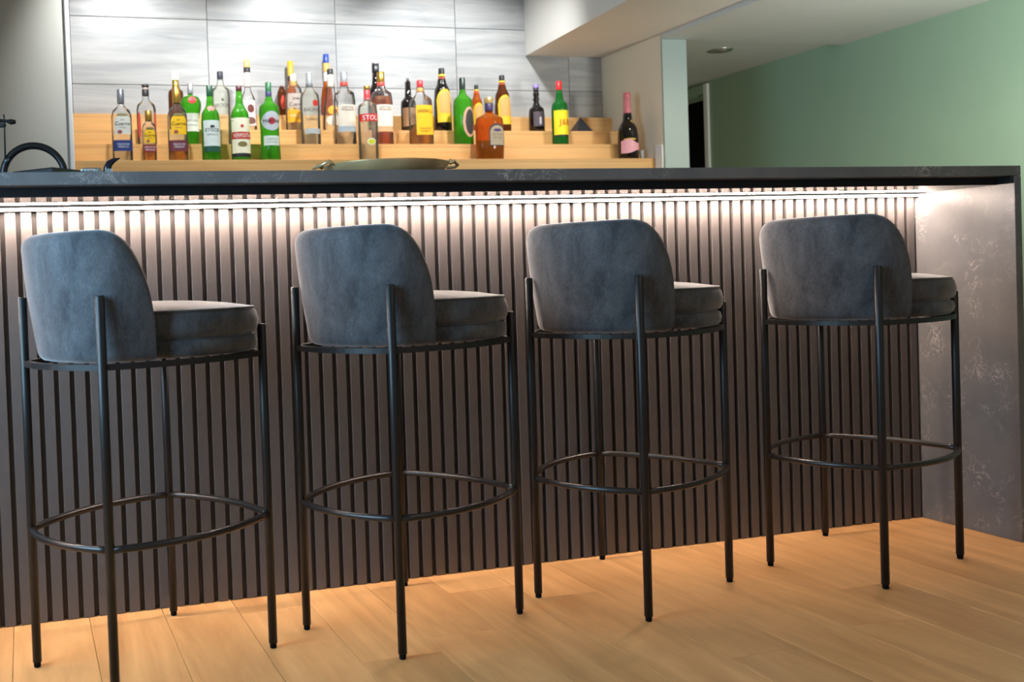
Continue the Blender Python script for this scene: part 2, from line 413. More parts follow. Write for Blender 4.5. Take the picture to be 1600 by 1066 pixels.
def make_stool():
    t = empty('bar_stool')
    legmesh = {}
    for k, (x, y) in LEGS.items():
        h = TA if k in 'AB' else TD
        r = .0098
        lg = obj('leg', *lathe([(r, .012), (r, h - .002), (r - .002, h)], 18, cx=x, cy=y), M['legs'], t, True)
        obj('foot_pad', *lathe([(.0060, 0), (.0076, .002), (.0076, .0125)], 14, cx=x, cy=y), M['pad'], lg, True)
    for a, b, bow in (('A', 'B', .036), ('B', 'D', .048), ('D', 'C', .036), ('C', 'A', .048)):
        pts = arc(LEGS[a], LEGS[b], bow)
        obj('footrest_rail', *tube([(q.x, q.y, HR) for q in pts], .0078, 12), M['rail'], t, True)
        V, F = [], []                     # flat bar under the seat
        for q in pts:
            nrm = q.normalized(); 
            for dn, dz in ((.004, -.008), (.004, .004), (-.012, .004), (-.012, -.008)): V.append((q.x + nrm.x * dn, q.y + nrm.y * dn, ZF + dz))
        for i in range(len(pts) - 1):
            for k in range(4): F.append((i * 4 + k, i * 4 + (k + 1) % 4, (i + 1) * 4 + (k + 1) % 4, (i + 1) * 4 + k))
        F.append((3, 2, 1, 0)); n = len(V); F.append((n - 4, n - 3, n - 2, n - 1))
        obj('frame_bar', V, F, M['legs'], t)
    obj('seat_base', *cushion([(.03, .6685), (.014, .670), (.006, .676), (.003, .690), (.006, .703), (.018, .7075)]), M['velvet'], t, True)
    cu = obj('seat_cushion', *cushion([(.018, .7076), (.006, .711), (.001, .721), (-.001, .738), (.003, .756), (.009, .7645), (.020, .769), (.06, .7765), (.11, .782), (.16, .7845), (.2, .785)]), M['velvet'], t, True)
    obj('piping', *tube([(x, y, .765) for x, y in seat_plan(.0078)], .0028, 8, closed=True), M['velvet'], cu, True)
    obj('backrest', *back_shell(), M['velvet'], t, True)
    return t
stool0 = make_stool()
STOOLS = [(-2.4656, -.31491, -1.03895), (-1.85288, -.3036, -1.05275), (-1.24315, -.28528, -1.02971), (-.54418, -.30558, -1.15907)]
SL = ['leftmost blue grey velvet bar stool with black tube legs', 'second velvet bar stool from the left, blue grey, black tube legs',
      'third velvet bar stool from the left, dark charcoal, black tube legs', 'rightmost dark brown grey velvet bar stool beside the stone end panel']
for i, (x, y, a) in enumerate(STOOLS):
    if i == 0: o = stool0
    else:
        o = dupe(stool0)
        for ch in stool0.children:
            c = dupe(ch, o)
            for g in ch.children: dupe(g, c)
    o.location = (x, y, 0); o.rotation_euler = (0, 0, a)
    tag(o, SL[i], 'bar stool', 'velvet bar stools along the bar')

# ------------------------------------------------------------------ stepped bottle shelf
TY = [1.575, 1.69, 1.805, 1.92]; TZ = [1.3285, 1.410, 1.489, 1.574]
sh = tag(empty('bottle_shelf', (0, 0, 0)), 'pale wooden stepped bottle shelf against the tiled wall', 'shelf')
for i in range(4):
    y1 = TY[i + 1] if i < 3 else YW - .001
    zb = TZ[i] - .14 if i else 1.05
    bx('riser', (-2.49, SX - .001, TY[i], TY[i] + .016, zb, TZ[i] - .016), M['shelfwood'], sh, .0008)
    bx('tread', (-2.49, SX - .001, TY[i], y1 + (.0155 if i < 3 else 0), TZ[i] - .0158, TZ[i]), M['shelfwood'], sh, .0008)
bc = tag(empty('back_counter', (0, 0, 0)), 'low back counter carrying the stepped bottle shelf', 'counter')
bx('cabinet_body', (-2.49, SX - .001, 1.50, YW - .001, 0, 1.02), M['backing'], bc)
bx('worktop', (-2.49, SX - .001, 1.46, YW - .001, 1.021, 1.0495), M['stone'], bc, .001)

# ------------------------------------------------------------------ bottles
gcache = {}
def glass(col, trl, name):
    key = (col, trl)
    if key in gcache: return gcache[key]
    m = bpy.data.materials.new(name); m.use_nodes = True; N, L = m.node_tree.nodes, m.node_tree.links
    for n in list(N): N.remove(n)
    out = N.new('ShaderNodeOutputMaterial'); tr = N.new('ShaderNodeBsdfTransparent'); tl = N.new('ShaderNodeBsdfTranslucent'); gl = N.new('ShaderNodeBsdfGlossy'); df = N.new('ShaderNodeBsdfDiffuse')
    v = tc(N, L); n_ = noise(N, L, v, 22, 2)
    c = ramp(N, L, n_, [(.3, tuple(x * .92 for x in col)), (.7, col)])
    for s in (tr, tl, df): L.new(c, s.inputs['Color'])
    gl.inputs['Roughness'].default_value = .06; gl.inputs['Color'].default_value = (.95, .95, .95, 1)
    a = N.new('ShaderNodeMixShader'); a.inputs[0].default_value = .5; L.new(tl.outputs[0], a.inputs[1]); L.new(df.outputs[0], a.inputs[2])
    b = N.new('ShaderNodeMixShader'); b.inputs[0].default_value = trl; L.new(tr.outputs[0], b.inputs[1]); L.new(a.outputs[0], b.inputs[2])
    fr = N.new('ShaderNodeFresnel'); fr.inputs[0].default_value = 1.28
    d = N.new('ShaderNodeMixShader'); L.new(fr.outputs[0], d.inputs[0]); L.new(b.outputs[0], d.inputs[1]); L.new(gl.outputs[0], d.inputs[2]); L.new(d.outputs[0], out.inputs[0])
    gcache[key] = m; return m
mcache = {}
def P(r, g, b, rough=.5, metal=0.0):
    k = (r, g, b, rough, metal)
    if k not in mcache: mcache[k] = plain('print_%02x%02x%02x' % (r, g, b), srgb(r, g, b), rough, metal, .05, 60)
    return mcache[k]
CLEAR = glass((.985, .99, .985), .05, 'clear_glass'); SMOKE = glass((.96, .98, .93), .12, 'clear_spirit_glass')
GREEN = glass(srgb(118, 218, 70), .42, 'green_glass'); DGREEN = glass(srgb(60, 175, 80), .45, 'dark_green_glass')
BROWN = glass(srgb(150, 84, 44), .5, 'brown_glass'); BLACKG = plain('near_black_glass', srgb(26, 20, 18), .08)
AMBER = glass(srgb(255, 208, 112), .32, 'amber_liquid'); RUST = glass(srgb(252, 176, 124), .4, 'rust_liquid'); COGNAC = glass(srgb(240, 138, 48), .45, 'cognac_liquid')
GOLD = P(190, 150, 70, .3, .9); SILV = P(190, 192, 196, .3, .8); INK = P(28, 26, 26)
def text_mesh(s, h):
    cu = bpy.data.curves.new('t', 'FONT'); cu.body = s; cu.size = 1; cu.align_x = 'CENTER'; cu.align_y = 'CENTER'; cu.resolution_u = 2
    o = bpy.data.objects.new('t', cu); COL.objects.link(o)
    dg = bpy.context.evaluated_depsgraph_get(); me = bpy.data.meshes.new_from_object(o.evaluated_get(dg))
    V = [v.co.copy() for v in me.vertices]; F = [tuple(p.vertices) for p in me.polygons]
    bpy.data.objects.remove(o); bpy.data.curves.remove(cu); bpy.data.meshes.remove(me)
    if not V: return [], []
    y0, y1 = min(v.y for v in V), max(v.y for v in V); k = h / max(1e-6, y1 - y0)
    return [(v.x * k, (v.y - (y0 + y1) / 2) * k) for v in V], F
class Bottle:
    """one bottle standing on tier `t`; all heights given as picture rows of the photograph and turned into metres at its distance"""
    def __init__(s, name, label, cx, t, w, top, cs=2.0, dep=1.0, z0=None):
        s.Y = TY[t] + (.0575 if t < 3 else .042); s.cx = cx; s.base = TZ[t] + .0002
        s.k = mpp(cx, 200, s.Y); s.R = w * s.k / 2; s.cs, s.dep = cs, dep
        mid = at(cx, (top + 200) / 2, s.Y)
        s.t = tag(empty(name, (mid.x, s.Y, s.base)), label, 'bottle' if 'bottle' in name else name.split('_')[-1], 'bottles on the stepped shelf' if 'bottle' in name else None)
    def z(s, y): return at(s.cx, y, s.Y).z - s.base
    def body(s, prof, m, name='glass_body'):
        """prof: [(half width factor of R, picture row or None for base)] bottom to top"""
        pr = []
        for a, y in prof: pr.append((a * s.R, 0 if y is None else s.z(y)))
        s.prof = pr
        # smooth the shoulders
        q = [pr[0]]
        for i in range(len(pr) - 1):
            (r0, z0), (r1, z1) = pr[i], pr[i + 1]
            if abs(r0 - r1) > .25 * s.R and z1 - z0 > .004:
                for j in range(1, 8):
                    u = j / 7; e = u * u * (3 - 2 * u); q.append((r0 + (r1 - r0) * e, z0 + (z1 - z0) * u))
            else: q.append((r1, z1))
        q = [(max(.001, q[0][0] - .003), 0), (q[0][0], .003)] + q[1:]
        s.q = q
        return obj(name, *lathe(q, 28, s.cs, s.dep), m, s.t, True)
    def rad(s, z):
        for (r0, z0), (r1, z1) in zip(s.q, s.q[1:]):
            if z0 <= z <= z1: return r0 + (r1 - r0) * (z - z0) / max(1e-9, z1 - z0)
        return s.q[-1][0]
    def liquid(s, y, m):
        zt = s.z(y); q = [(max(.001, r - .0035), z + .004) for r, z in s.q if z + .004 < zt]; q.append((max(.001, s.rad(zt) - .0035), zt))
        obj('liquid', *lathe(q, 24, s.cs, s.dep), m, s.t, True)
    def cap(s, y0, y1, wpx, m, w2=None, name='cap'):
        r = wpx * s.k / 2; r2 = (w2 or wpx) * s.k / 2; za, zb = s.z(y0), s.z(y1)
        obj(name, *lathe([(r, za), (r * .98 + r2 * .02, za + .001), (r2, zb - .0015), (r2 * .85, zb)], 20), m, s.t, True)
    def front(s, x, z, eps):
        R = s.rad(z) + eps; xx = min(abs(x), R * .985)
        return -((R ** s.cs - xx ** s.cs) ** (1 / s.cs)) * s.dep - (eps if s.dep < 1 else 0)
    def label(s, y0, y1, hw, m, shape='rect', eps=.0008, name='label', dx=0):
        """paper label on the front: rows y0 (top) .. y1 (bottom), half width hw as a share of R"""
        zt, zb = s.z(y0), s.z(y1); H = hw * s.R; n = 14; nz = 5; V, F = [], []
        for i in range(n + 1):
            u = -1 + 2 * i / n; x = u * H; a, b = zb, zt
            if shape == 'arch': b = zt - (zt - zb) * .32 * (1 - math.sqrt(max(0, 1 - u * u)))
            elif shape == 'oval': c = (zt + zb) / 2; hh = (zt - zb) / 2 * math.sqrt(max(.0001, 1 - u * u)); a, b = c - hh, c + hh
            elif shape == 'wave': b = zt - (zt - zb) * .14 * (1 + math.sin(u * 3)); a = zb + (zt - zb) * .12 * (1 + math.sin(u * 2.2))
            for j in range(nz + 1):
                z = a + (b - a) * j / nz; V.append((x + dx * s.R, s.front(x + dx * s.R, z, eps), z))
        for i in range(n):
            for j in range(nz):
                q = i * (nz + 1) + j; F.append((q, q + nz + 1, q + nz + 2, q + 1))
        return obj(name, V, F, m, s.t, True)
    def text(s, st, yc, hpx, m, dx=0, maxw=1.75, arch=0.0, eps=.0016, wscale=1.0):
        V2, F = text_mesh(st, hpx * s.k)
        if not V2: return
        W = (max(x for x, y in V2) - min(x for x, y in V2)) * wscale; k = wscale * min(1, maxw * s.R / W); zc = s.z(yc)
        V = []
        for x, y in V2:
            xx = x * k + dx * s.R; z = zc + y - arch * hpx * s.k * (x * k / s.R) ** 2
            V.append((xx, s.front(xx, z, eps), z))
        obj('lettering', V, F, m, s.t)

def tequila(name, label, cx, w, top, capb, cap_w, capm, sh0, sh1, lab, labm, band, bandm, liq=None, txt=5):
    b = Bottle(name, label, cx, 0, w, top, 3.2)
    b.body([(1, None), (1, sh0), (.9, sh0 - (sh0 - sh1) * .35), (cap_w / w * .9, sh1), (cap_w / w * .85, capb)], CLEAR)
    if liq: b.liquid(*liq)
    b.cap(capb, top, cap_w, capm)
    b.label(lab[0], lab[1], .80, labm, 'arch'); b.label(band[0], band[1], .98, bandm)
    b.label(lab[0] - 1.5, lab[0] + 2.2, .52, P(120, 110, 60), 'arch', .0014, 'label_crest')
    b.text('José', lab[0] + (lab[1] - lab[0]) * .28, txt * .6, INK); b.text('Cuervo', lab[0] + (lab[1] - lab[0]) * .46, txt * 1.1, INK, maxw=1.5)
    b.text('ESPECIAL', lab[0] + (lab[1] - lab[0]) * .66, txt * .36, P(120, 110, 100))
    b.label(lab[1] - 8 * txt / 6, lab[1] - 1, .24, P(160, 80, 80), 'oval', .0016, 'seal', -.3)
    b.text('HECHO EN', (band[0] + band[1]) / 2 - 2.2, 2.6, P(225, 225, 230)); b.text('MEXICO', (band[0] + band[1]) / 2 + 2, 3, P(225, 225, 230))
tequila('tequila_bottle', 'clear square bottle with grey arched label and navy blue band', 189, 31, 140, 162, 11, P(120, 124, 130, .35, .6), 182, 164, (181, 212), P(212, 210, 200), (221, 238), P(38, 58, 120))
tequila('tequila_bottle', 'small bottle with yellow arched label, red band and gold cap', 232, 21, 173, 189, 11, GOLD, 200, 190, (202, 225), P(240, 190, 20), (228, 239), P(140, 40, 40), (227, AMBER), 4)
tequila('tequila_bottle', 'amber bottle with yellow arched label, maroon band and gold neck', 276, 30, 136, 162, 13, GOLD, 182, 164, (181, 212), P(242, 190, 25), (221, 238), P(110, 50, 62), (236, AMBER))

b = Bottle('whisky_bottle', 'clear rounded bottle with red script sides and black stopper', 228, 1, 30, 132, 2.4)
b.body([(1, None), (1, 172), (.92, 166), (.34, 155), (.34, 141)], CLEAR); b.cap(150, 140, 11, P(45, 42, 42)); b.cap(140, 136.2, 9, P(220, 190, 170), name='stopper_cork'); b.cap(136, 132, 11.5, P(50, 48, 48))
b.label(176, 218, .14, P(225, 90, 70), 'oval', .0008, 'script_label', -.82); b.label(176, 218, .14, P(225, 90, 70), 'oval', .0008, 'script_label', .82)

b = Bottle('liqueur_bottle', 'brown bottle with cream cap and gold collar on the third step', 275, 2, 24, 112)
b.body([(1, None), (1, 150), (.95, 144), (.4, 136), (.36, 127)], BROWN); b.cap(137, 126, 11, GOLD, 10, 'collar'); b.cap(126, 112, 11.5, P(238, 234, 205), 9)

b = Bottle('gin_bottle', 'bulbous green bottle with red seal, white label and silver cap', 298, 1, 33, 131)
b.body([(.72, None), (.74, 190), (1.0, 165), (.98, 160), (.80, 153), (.22, 149), (.2, 146)], GREEN); b.cap(147, 131, 9, SILV); b.label(153.5, 164.5, .40, P(214, 50, 55), 'oval', .0012, 'seal')
b.label(179, 207, .66, P(226, 228, 215)); b.text('DRY GIN', 190, 3, P(150, 150, 140)); b.text('DISTILLED', 197, 2.4, P(150, 150, 140))

b = Bottle('vermouth_bottle', 'tall green bottle with pale rectangular label and dark green cap', 328, 0, 30, 134)
b.body([(1, None), (1, 192), (.92, 180), (.38, 162), (.32, 150)], GREEN); b.cap(151, 134, 10, P(20, 75, 45, .35)); b.label(190, 230, .86, P(205, 214, 208)); b.label(230, 239, .86, P(28, 78, 60))
b.text('STOCK', 205, 5, INK, maxw=1.5); b.label(197.5, 201.5, .22, P(60, 60, 60), 'arch', .0014, 'crest'); b.text('VERMOUTH', 212, 2.4, P(110, 120, 115)); b.label(167, 174.5, .42, P(225, 120, 115), 'oval', .0012, 'neck_seal')

b = Bottle('gin_bottle', 'clear round-shouldered bottle with black lettering and black cap', 345, 1, 29, 112)
b.body([(1, None), (1, 150), (.93, 141), (.4, 132), (.33, 124)], SMOKE); b.cap(124, 112, 9.5, P(30, 32, 45)); b.text('BROKERS', 167, 6.5, P(70, 72, 66), maxw=1.7, arch=.2); b.text('GIN', 186, 4, P(130, 132, 120)); b.label(156, 160.5, .13, P(90, 90, 60), 'oval', .001, 'crest')

b = Bottle('vermouth_bottle', 'green-necked bottle with cream label and red lettered band', 374, 0, 30, 134)
b.body([(1, None), (1, 190), (.93, 180), (.40, 160), (.30, 142)], GREEN); b.cap(143, 134, 9.5, P(80, 25, 30, .35)); b.label(186, 241, .97, P(232, 226, 196)); b.label(208, 219, .985, P(190, 50, 45), eps=.0013)
b.text('VERMOUTH', 213.5, 6.5, P(240, 232, 215), maxw=1.75, eps=.0022); b.label(196.5, 201.5, .17, P(200, 50, 55), 'oval', .0014, 'emblem'); b.label(223, 231, .5, P(120, 110, 60), 'oval', .0014, 'emblem')
b.label(241, 247, .99, P(30, 34, 28))

b = Bottle('liqueur_bottle', 'tall bottle with gold cap and patterned pinkish body on the third step', 387, 2, 26, 94)
b.body([(1, None), (1, 172), (.92, 160), (.4, 138), (.38, 113)], CLEAR); b.cap(106, 94, 10.5, P(214, 176, 110, .4)); b.cap(113.4, 106, 10.5, P(40, 34, 34), name='collar'); b.cap(136, 113.6, 11, P(205, 190, 185, .35), 10, 'neck_foil')
b.label(158, 198, .80, P(214, 205, 206)); b.label(165, 178, .42, P(110, 50, 42), 'oval', .0014, 'emblem', .1); b.label(185, 196, .7, P(120, 80, 70), 'oval', .0013, 'emblem')

b = Bottle('vermouth_bottle', 'green bottle with round silver label and small white label', 420, 0, 33, 129)
b.body([(1, None), (.92, 225), (.90, 205), (1, 178), (.93, 168), (.38, 157), (.28, 150)], GREEN); b.cap(152, 129, 9.5, P(28, 105, 55, .35)); b.cap(152.5, 143, 10, P(50, 55, 95), name='neck_band')
b.label(176, 206, .90, P(196, 200, 205, .35), 'oval'); b.label(185.5, 196.5, .32, P(200, 60, 65), 'oval', .0014, 'emblem'); b.text('MARTINI', 191, 5.2, P(40, 40, 48), maxw=1.55, eps=.0022); b.label(214, 229, .74, P(205, 216, 205)); b.text('L\'APERITIVO', 219, 2.6, P(150, 160, 150)); b.text('EXTRA DRY', 224, 2.4, P(150, 160, 150))

b = Bottle('flask_bottle', 'dark brown oval flask on the top step', 441, 3, 15, 134, 2.0)
b.body([(.85, None), (1, 165), (.9, 145), (.55, 137), (.3, 134.5)], BROWN); b.label(150, 172, .5, P(190, 60, 40), 'oval')
b = Bottle('liqueur_bottle', 'bottle with long yellow neck capsule on the top step', 455, 3, 17, 96)
b.body([(1, None), (1, 150), (.9, 142), (.5, 130), (.45, 122)], COGNAC); b.cap(125, 96, 9.5, P(222, 180, 50, .35)); b.cap(125.5, 119, 10, P(70, 62, 60), name='collar'); b.label(152, 174, .9, P(235, 200, 120))
b = Bottle('tequila_bottle', 'clear bottle with cream cap, orange band and script label', 459, 2, 26, 116, 2.6)
b.body([(1, None), (1, 148), (.92, 140), (.45, 130), (.4, 126)], CLEAR); b.cap(128, 116, 9.5, P(240, 222, 190)); b.cap(135, 128, 10, P(232, 160, 70), name='collar'); b.label(148, 170, .9, P(196, 182, 172)); b.text('Jose', 156, 6, P(90, 60, 50)); b.text('Cuervo', 165, 6, P(90, 60, 50), maxw=1.6); b.label(174, 193, .97, P(246, 172, 40)); b.text('ESPECIAL', 183, 3.5, P(250, 230, 190))

b = Bottle('rum_bottle', 'clear bottle with grey cap, red roundel and grey base band', 484, 1, 31, 114)
b.body([(1, None), (1, 160), (.93, 150), (.42, 138), (.32, 134)], SMOKE); b.cap(135, 114, 11, P(186, 188, 190, .35, .4)); b.cap(136, 131, 11.4, P(110, 112, 115), name='collar'); b.label(158.5, 168.5, .30, P(200, 50, 40), 'oval', .0012, 'emblem', .3)
b.text('BACARDI', 173.5, 5.5, P(50, 48, 42), maxw=1.6); b.text('SUPERIOR', 189, 3.6, INK, maxw=1.3); b.label(203, 211, .8, P(170, 175, 176))

b = Bottle('brandy_bottle', 'slim bottle with tall blue cap and gold collar on the top step', 511, 3, 18, 85)
b.body([(1, None), (1, 152), (.9, 143), (.5, 128), (.45, 112)], COGNAC); b.cap(99, 85, 9.5, P(50, 78, 165, .35)); b.cap(113, 99, 10, P(222, 180, 96, .4), name='collar'); b.cap(135, 113.2, 9, P(232, 232, 234), 9, 'neck_foil')
b = Bottle('liqueur_bottle', 'pale conical bottle with black cap and orange oval label', 517, 2, 27, 108)
b.body([(1, None), (1, 192), (.86, 170), (.5, 140), (.36, 118)], CLEAR); b.cap(117, 108, 10, P(60, 56, 54)); b.cap(136, 117, 10.5, P(236, 222, 200, .4), 10, 'neck_foil'); b.label(167, 181, .66, P(242, 180, 60), 'oval'); b.label(182, 198, .85, P(240, 226, 205), 'oval', .0012); b.label(172, 178, .25, P(205, 80, 50), 'oval', .0014, 'emblem', .2)

def spiced(name, label, cx, capm, liq):
    b = Bottle(name, label, cx, 1, 33, 113, 2.5)
    b.body([(1, None), (.97, 205), (1, 160), (.93, 148), (.4, 138), (.33, 130)], CLEAR)
    if liq: b.liquid(152, liq)
    b.cap(129, 113, 12, capm); b.cap(134.5, 128.8, 12.4, P(215, 60, 40), name='collar')
    b.label(166, 200, .86, P(232, 222, 204)); b.text('CAPTAIN', 170, 3.2, P(110, 70, 60), maxw=1.3, arch=.5); b.text('MORGAN', 174, 3.2, P(110, 70, 60), maxw=1.3); b.label(199.5, 208, .90, P(172, 182, 190) if not liq else P(205, 165, 120), 'rect', .0012, 'ribbon')
spiced('rum_bottle', 'clear rum bottle with silver cap, red collar and cream label', 538, P(196, 200, 205, .3, .6), None)
b = Bottle('vodka_bottle', 'clear bottle with red slanted brand band and yellow oval at its foot', 574, 0, 31, 134)
b.body([(1, None), (1, 176), (.93, 166), (.38, 158), (.32, 150)], SMOKE); b.cap(141, 134, 10, GOLD); b.cap(157, 141, 11, P(200, 60, 65, .4), 10, 'neck_foil'); b.label(180, 191.5, .97, P(222, 42, 36), 'rect', .0010, 'band'); b.text('STOLI', 186, 7.5, P(250, 248, 245), maxw=1.6, eps=.002)
b.label(218, 228.5, .46, P(238, 240, 225), 'oval', .0009, 'label_rim'); b.label(219.5, 227, .36, P(216, 214, 30), 'oval', .0016, 'emblem'); b.text('VODKA', 200, 2.6, P(120, 150, 90))
spiced('rum_bottle', 'rust coloured spiced rum bottle with gold cap and cream label', 596, GOLD, RUST)
b = Bottle('liqueur_bottle', 'dark bottle with black capped neck behind the spiced rum', 588, 2, 28, 98)
b.body([(1, None), (1, 158), (.9, 146), (.42, 128), (.4, 112)], BLACKG); b.cap(113, 100, 11.5, P(38, 36, 38, .3)); b.cap(100, 98, 12, P(200, 198, 195, .3, .5), name='cap_top'); b.label(162, 192, .8, P(120, 90, 70))

b = Bottle('pourer_bottle', 'dark bottle with metal pour spout and copper label', 638, 2, 24, 124)
b.body([(1, None), (1, 166), (.95, 160), (.42, 150), (.36, 128)], BLACKG); b.cap(136, 128, 8.5, P(200, 44, 44)); b.cap(150, 136, 9.5, P(75, 30, 30), 8.5, 'neck_foil'); b.label(170, 199, .95, P(196, 150, 110, .35, .5))
k = b.k; z = b.z(128); obj('pour_spout', *tube([(0, 0, z - .002), (0, 0, z + .02), (.001, 0, z + .036), (.006, 0, z + .046), (.012, 0, z + .05)], [.008, .006, .0035, .003, .003], 10), M['steel'], b.t, True)

b = Bottle('whisky_bottle', 'half full amber bottle with yellow label and red cap', 657, 1, 35, 126, 3.0)
b.body([(1, None), (1, 168), (.92, 158), (.36, 146), (.28, 136)], CLEAR); b.liquid(196, AMBER); b.cap(136, 126, 10, P(220, 36, 44, .35)); b.cap(144, 138, 10, P(235, 150, 40), name='neck_band')
b.label(167, 213, .78, P(243, 182, 28)); b.text('FIREBALL', 176, 5, P(90, 40, 20), maxw=1.35, arch=.6); b.text('CINNAMON', 203, 2.4, P(150, 80, 20), maxw=1.2); b.text('WHISKY', 207.5, 3, P(150, 60, 20), maxw=1.2)

def coffee(label, cx, w, top, lab, liqm, t=2):
    b = Bottle('coffee_liqueur_bottle', label, cx, t, w, top); H = 203 - top
    r = lambda f: top + H * f
    b.body([(1, None), (1, r(.88)), (.96, r(.62)), (.86, r(.38)), (.5, r(.22)), (.36, r(.12))], liqm)
    b.cap(r(.10), top, w * .34, P(36, 33, 33)); b.cap(r(.145), r(.10), w * .38, P(240, 200, 50), name='neck_band'); b.cap(r(.25), r(.15), w * .50, P(205, 90, 70), w * .42, 'neck_label')
    b.label(lab[0], lab[1], .86, P(240, 196, 50), 'arch'); b.label(lab[0] + 3, lab[0] + (lab[1] - lab[0]) * .72, .68, P(226, 168, 96), 'arch', .0014, 'label_panel')
coffee('large dark brown liqueur bottle with yellow arched label and black cap', 691, 28, 107, (141, 193), BLACKG)
coffee('smaller brown liqueur bottle with yellow label behind the green whisky', 745, 19, 133, (162, 196), COGNAC)
coffee('brown liqueur bottle with tall yellow arched label near the round decanter', 785, 25, 118, (150, 196), BROWN)
b = Bottle('whisky_bottle', 'green wine-shaped bottle with dark oval label', 723, 1, 31, 122)
b.body([(1, None), (1, 168), (.93, 158), (.36, 146), (.3, 140)], GREEN); b.cap(143, 122, 9.5, P(28, 45, 34, .35)); b.label(169, 216, .72, P(214, 168, 140), 'oval', .0008, 'label_rim', .25); b.label(173, 212, .52, P(66, 66, 62), 'oval', .0014, 'label', .30)

b = Bottle('decanter_bottle', 'round faceted amber whisky decanter with gold and purple stopper', 764, 0, 45, 153, 2.6, .62)
b.body([(.94, None), (1, 225), (1, 196), (.93, 186), (.28, 176), (.24, 170)], COGNAC); b.liquid(221, glass(srgb(150, 50, 20), .6, 'dark_whisky')); b.cap(174, 162, 13, P(64, 44, 84), 13, 'collar'); b.cap(162, 153, 13.5, P(205, 170, 110, .35, .5), 15, 'stopper')
b.label(195, 229.5, .62, P(70, 56, 60), 'arch', .0008, 'label_rim', .28); b.label(198, 228.5, .55, P(178, 160, 132), 'arch', .0014, 'label', .28); b.label(203, 207, .3, P(80, 50, 110), 'oval', .002, 'emblem', .28); b.text('CROWN', 212, 3.2, P(110, 90, 70), .28, .9); b.text('ROYAL', 217, 3.2, P(110, 90, 70), .28, .9)

b = Bottle('liqueur_bottle', 'dark ribbed bottle with lilac cap near the right end', 838, 2, 24, 132)
b.body([(1, None), (1, 178), (.95, 172), (.45, 164), (.32, 160), (.42, 156), (.32, 152), (.4, 148), (.3, 141)], BLACKG); b.cap(138, 132, 9.5, P(150, 130, 190, .4)); b.cap(142, 138, 8.5, P(50, 46, 50), name='collar'); b.label(176, 199, .8, P(88, 76, 84)); b.label(184, 196, .16, P(200, 196, 205), 'arch', .0014, 'emblem')

b = Bottle('whisky_bottle', 'green bottle with yellow label, red initials and red cap', 874, 1, 25, 127)
b.body([(1, None), (1, 172), (.93, 164), (.5, 156), (.42, 148), (.3, 140)], DGREEN); b.cap(141, 127, 9, P(214, 36, 40, .35)); b.label(174, 212, .98, P(244, 220, 30)); b.label(212, 214.5, .98, P(40, 40, 34)); b.text('J&B', 194, 12, P(205, 60, 30), .15, 1.5)

b = Bottle('champagne_bottle', 'dark sparkling wine bottle with pink foil and pink label', 980, 0, 31, 145)
b.body([(1, None), (1, 214), (.93, 204), (.45, 186), (.34, 165)], BLACKG); b.cap(188, 152, 13.5, P(232, 140, 150, .35, .3), 10.5, 'foil'); b.cap(152, 145, 11.5, P(226, 130, 140, .35, .3), 10.5, 'foil_top'); b.label(219, 241, .985, P(236, 168, 178), 'wave'); b.label(217.5, 221, .6, P(214, 168, 60), 'oval', .0006, 'label_edge', -.3); b.label(187.5, 194, .3, P(150, 130, 60), 'oval', .0012, 'neck_seal', .25)
# pyramid, shot glass, little box
p = at(908, 203, TY[2] + .045); s_ = 13.5 * mpp(908, 203, TY[2] + .045); hgt = at(908, 183, TY[2] + .045).z - TZ[2]
py = obj('pyramid_ornament', [(-s_, -s_, 0), (s_, -s_, 0), (s_, s_, 0), (-s_, s_, 0), (-s_ * .98, -s_ * .98, .002), (s_ * .98, -s_ * .98, .002), (s_ * .98, s_ * .98, .002), (-s_ * .98, s_ * .98, .002), (-.0008, -.0008, hgt), (.0008, -.0008, hgt), (.0008, .0008, hgt), (-.0008, .0008, hgt)],
        [(3, 2, 1, 0), (0, 1, 5, 4), (1, 2, 6, 5), (2, 3, 7, 6), (3, 0, 4, 7), (4, 5, 9, 8), (5, 6, 10, 9), (6, 7, 11, 10), (7, 4, 8, 11), (8, 9, 10, 11)], plain('slate_black', srgb(38, 40, 48), .5))
py.location = (p.x, TY[2] + .05, TZ[2] + .0002); tag(py, 'small black pyramid on the third step near the tile edge', 'ornament')
Y1 = TY[0] + .04; p = at(1003, 240, Y1); k = mpp(1003, 240, Y1)
sg = obj('shot_glass', *lathe([(2.6 * k, 0), (3.8 * k, .042), (3.4 * k, .042), (2.4 * k, .006), (.001, .006)], 18), glass((.95, .97, .97), .65, 'frosted_glass'), None, True)
sg.location = (min(p.x, SX - .02), Y1, TZ[0] + .0002); tag(sg, 'small clear shot glass beside the sparkling wine bottle', 'shot glass')

# ------------------------------------------------------------------ things on the bar top
# oval serving tray with bow handles
YT = -.14; ZR = at(605, 247.5, YT - .155).z - ZT; cxm = at(603, 250, YT).x; hw = (at(697, 250, YT).x - at(510, 250, YT).x) / 2
tr = tag(empty('serving_tray', (cxm, YT, ZT + .0003)), 'oval tarnished silver serving tray with twisted handles on the bar', 'tray')
V, F = [], []; n = 48; prof = [(.02, .0006), (.80, .0006), (.86, .0022), (.94, ZR * .62), (1.0, ZR), (1.0, ZR + .0012), (.935, ZR * .62 + .0016), (.85, .004), (.80, .0022), (.02, .0022)]
for r_, z_ in prof:
    for i in range(n):
        a = 2 * math.pi * i / n; wob = 1 + .008 * math.cos(a * 12) * (r_ > .9); V.append((hw * r_ * wob * math.cos(a), .155 * r_ * wob * math.sin(a), z_))
for j in range(len(prof) - 1):
    for i in range(n): F.append((j * n + i, j * n + (i + 1) % n, (j + 1) * n + (i + 1) % n, (j + 1) * n + i))
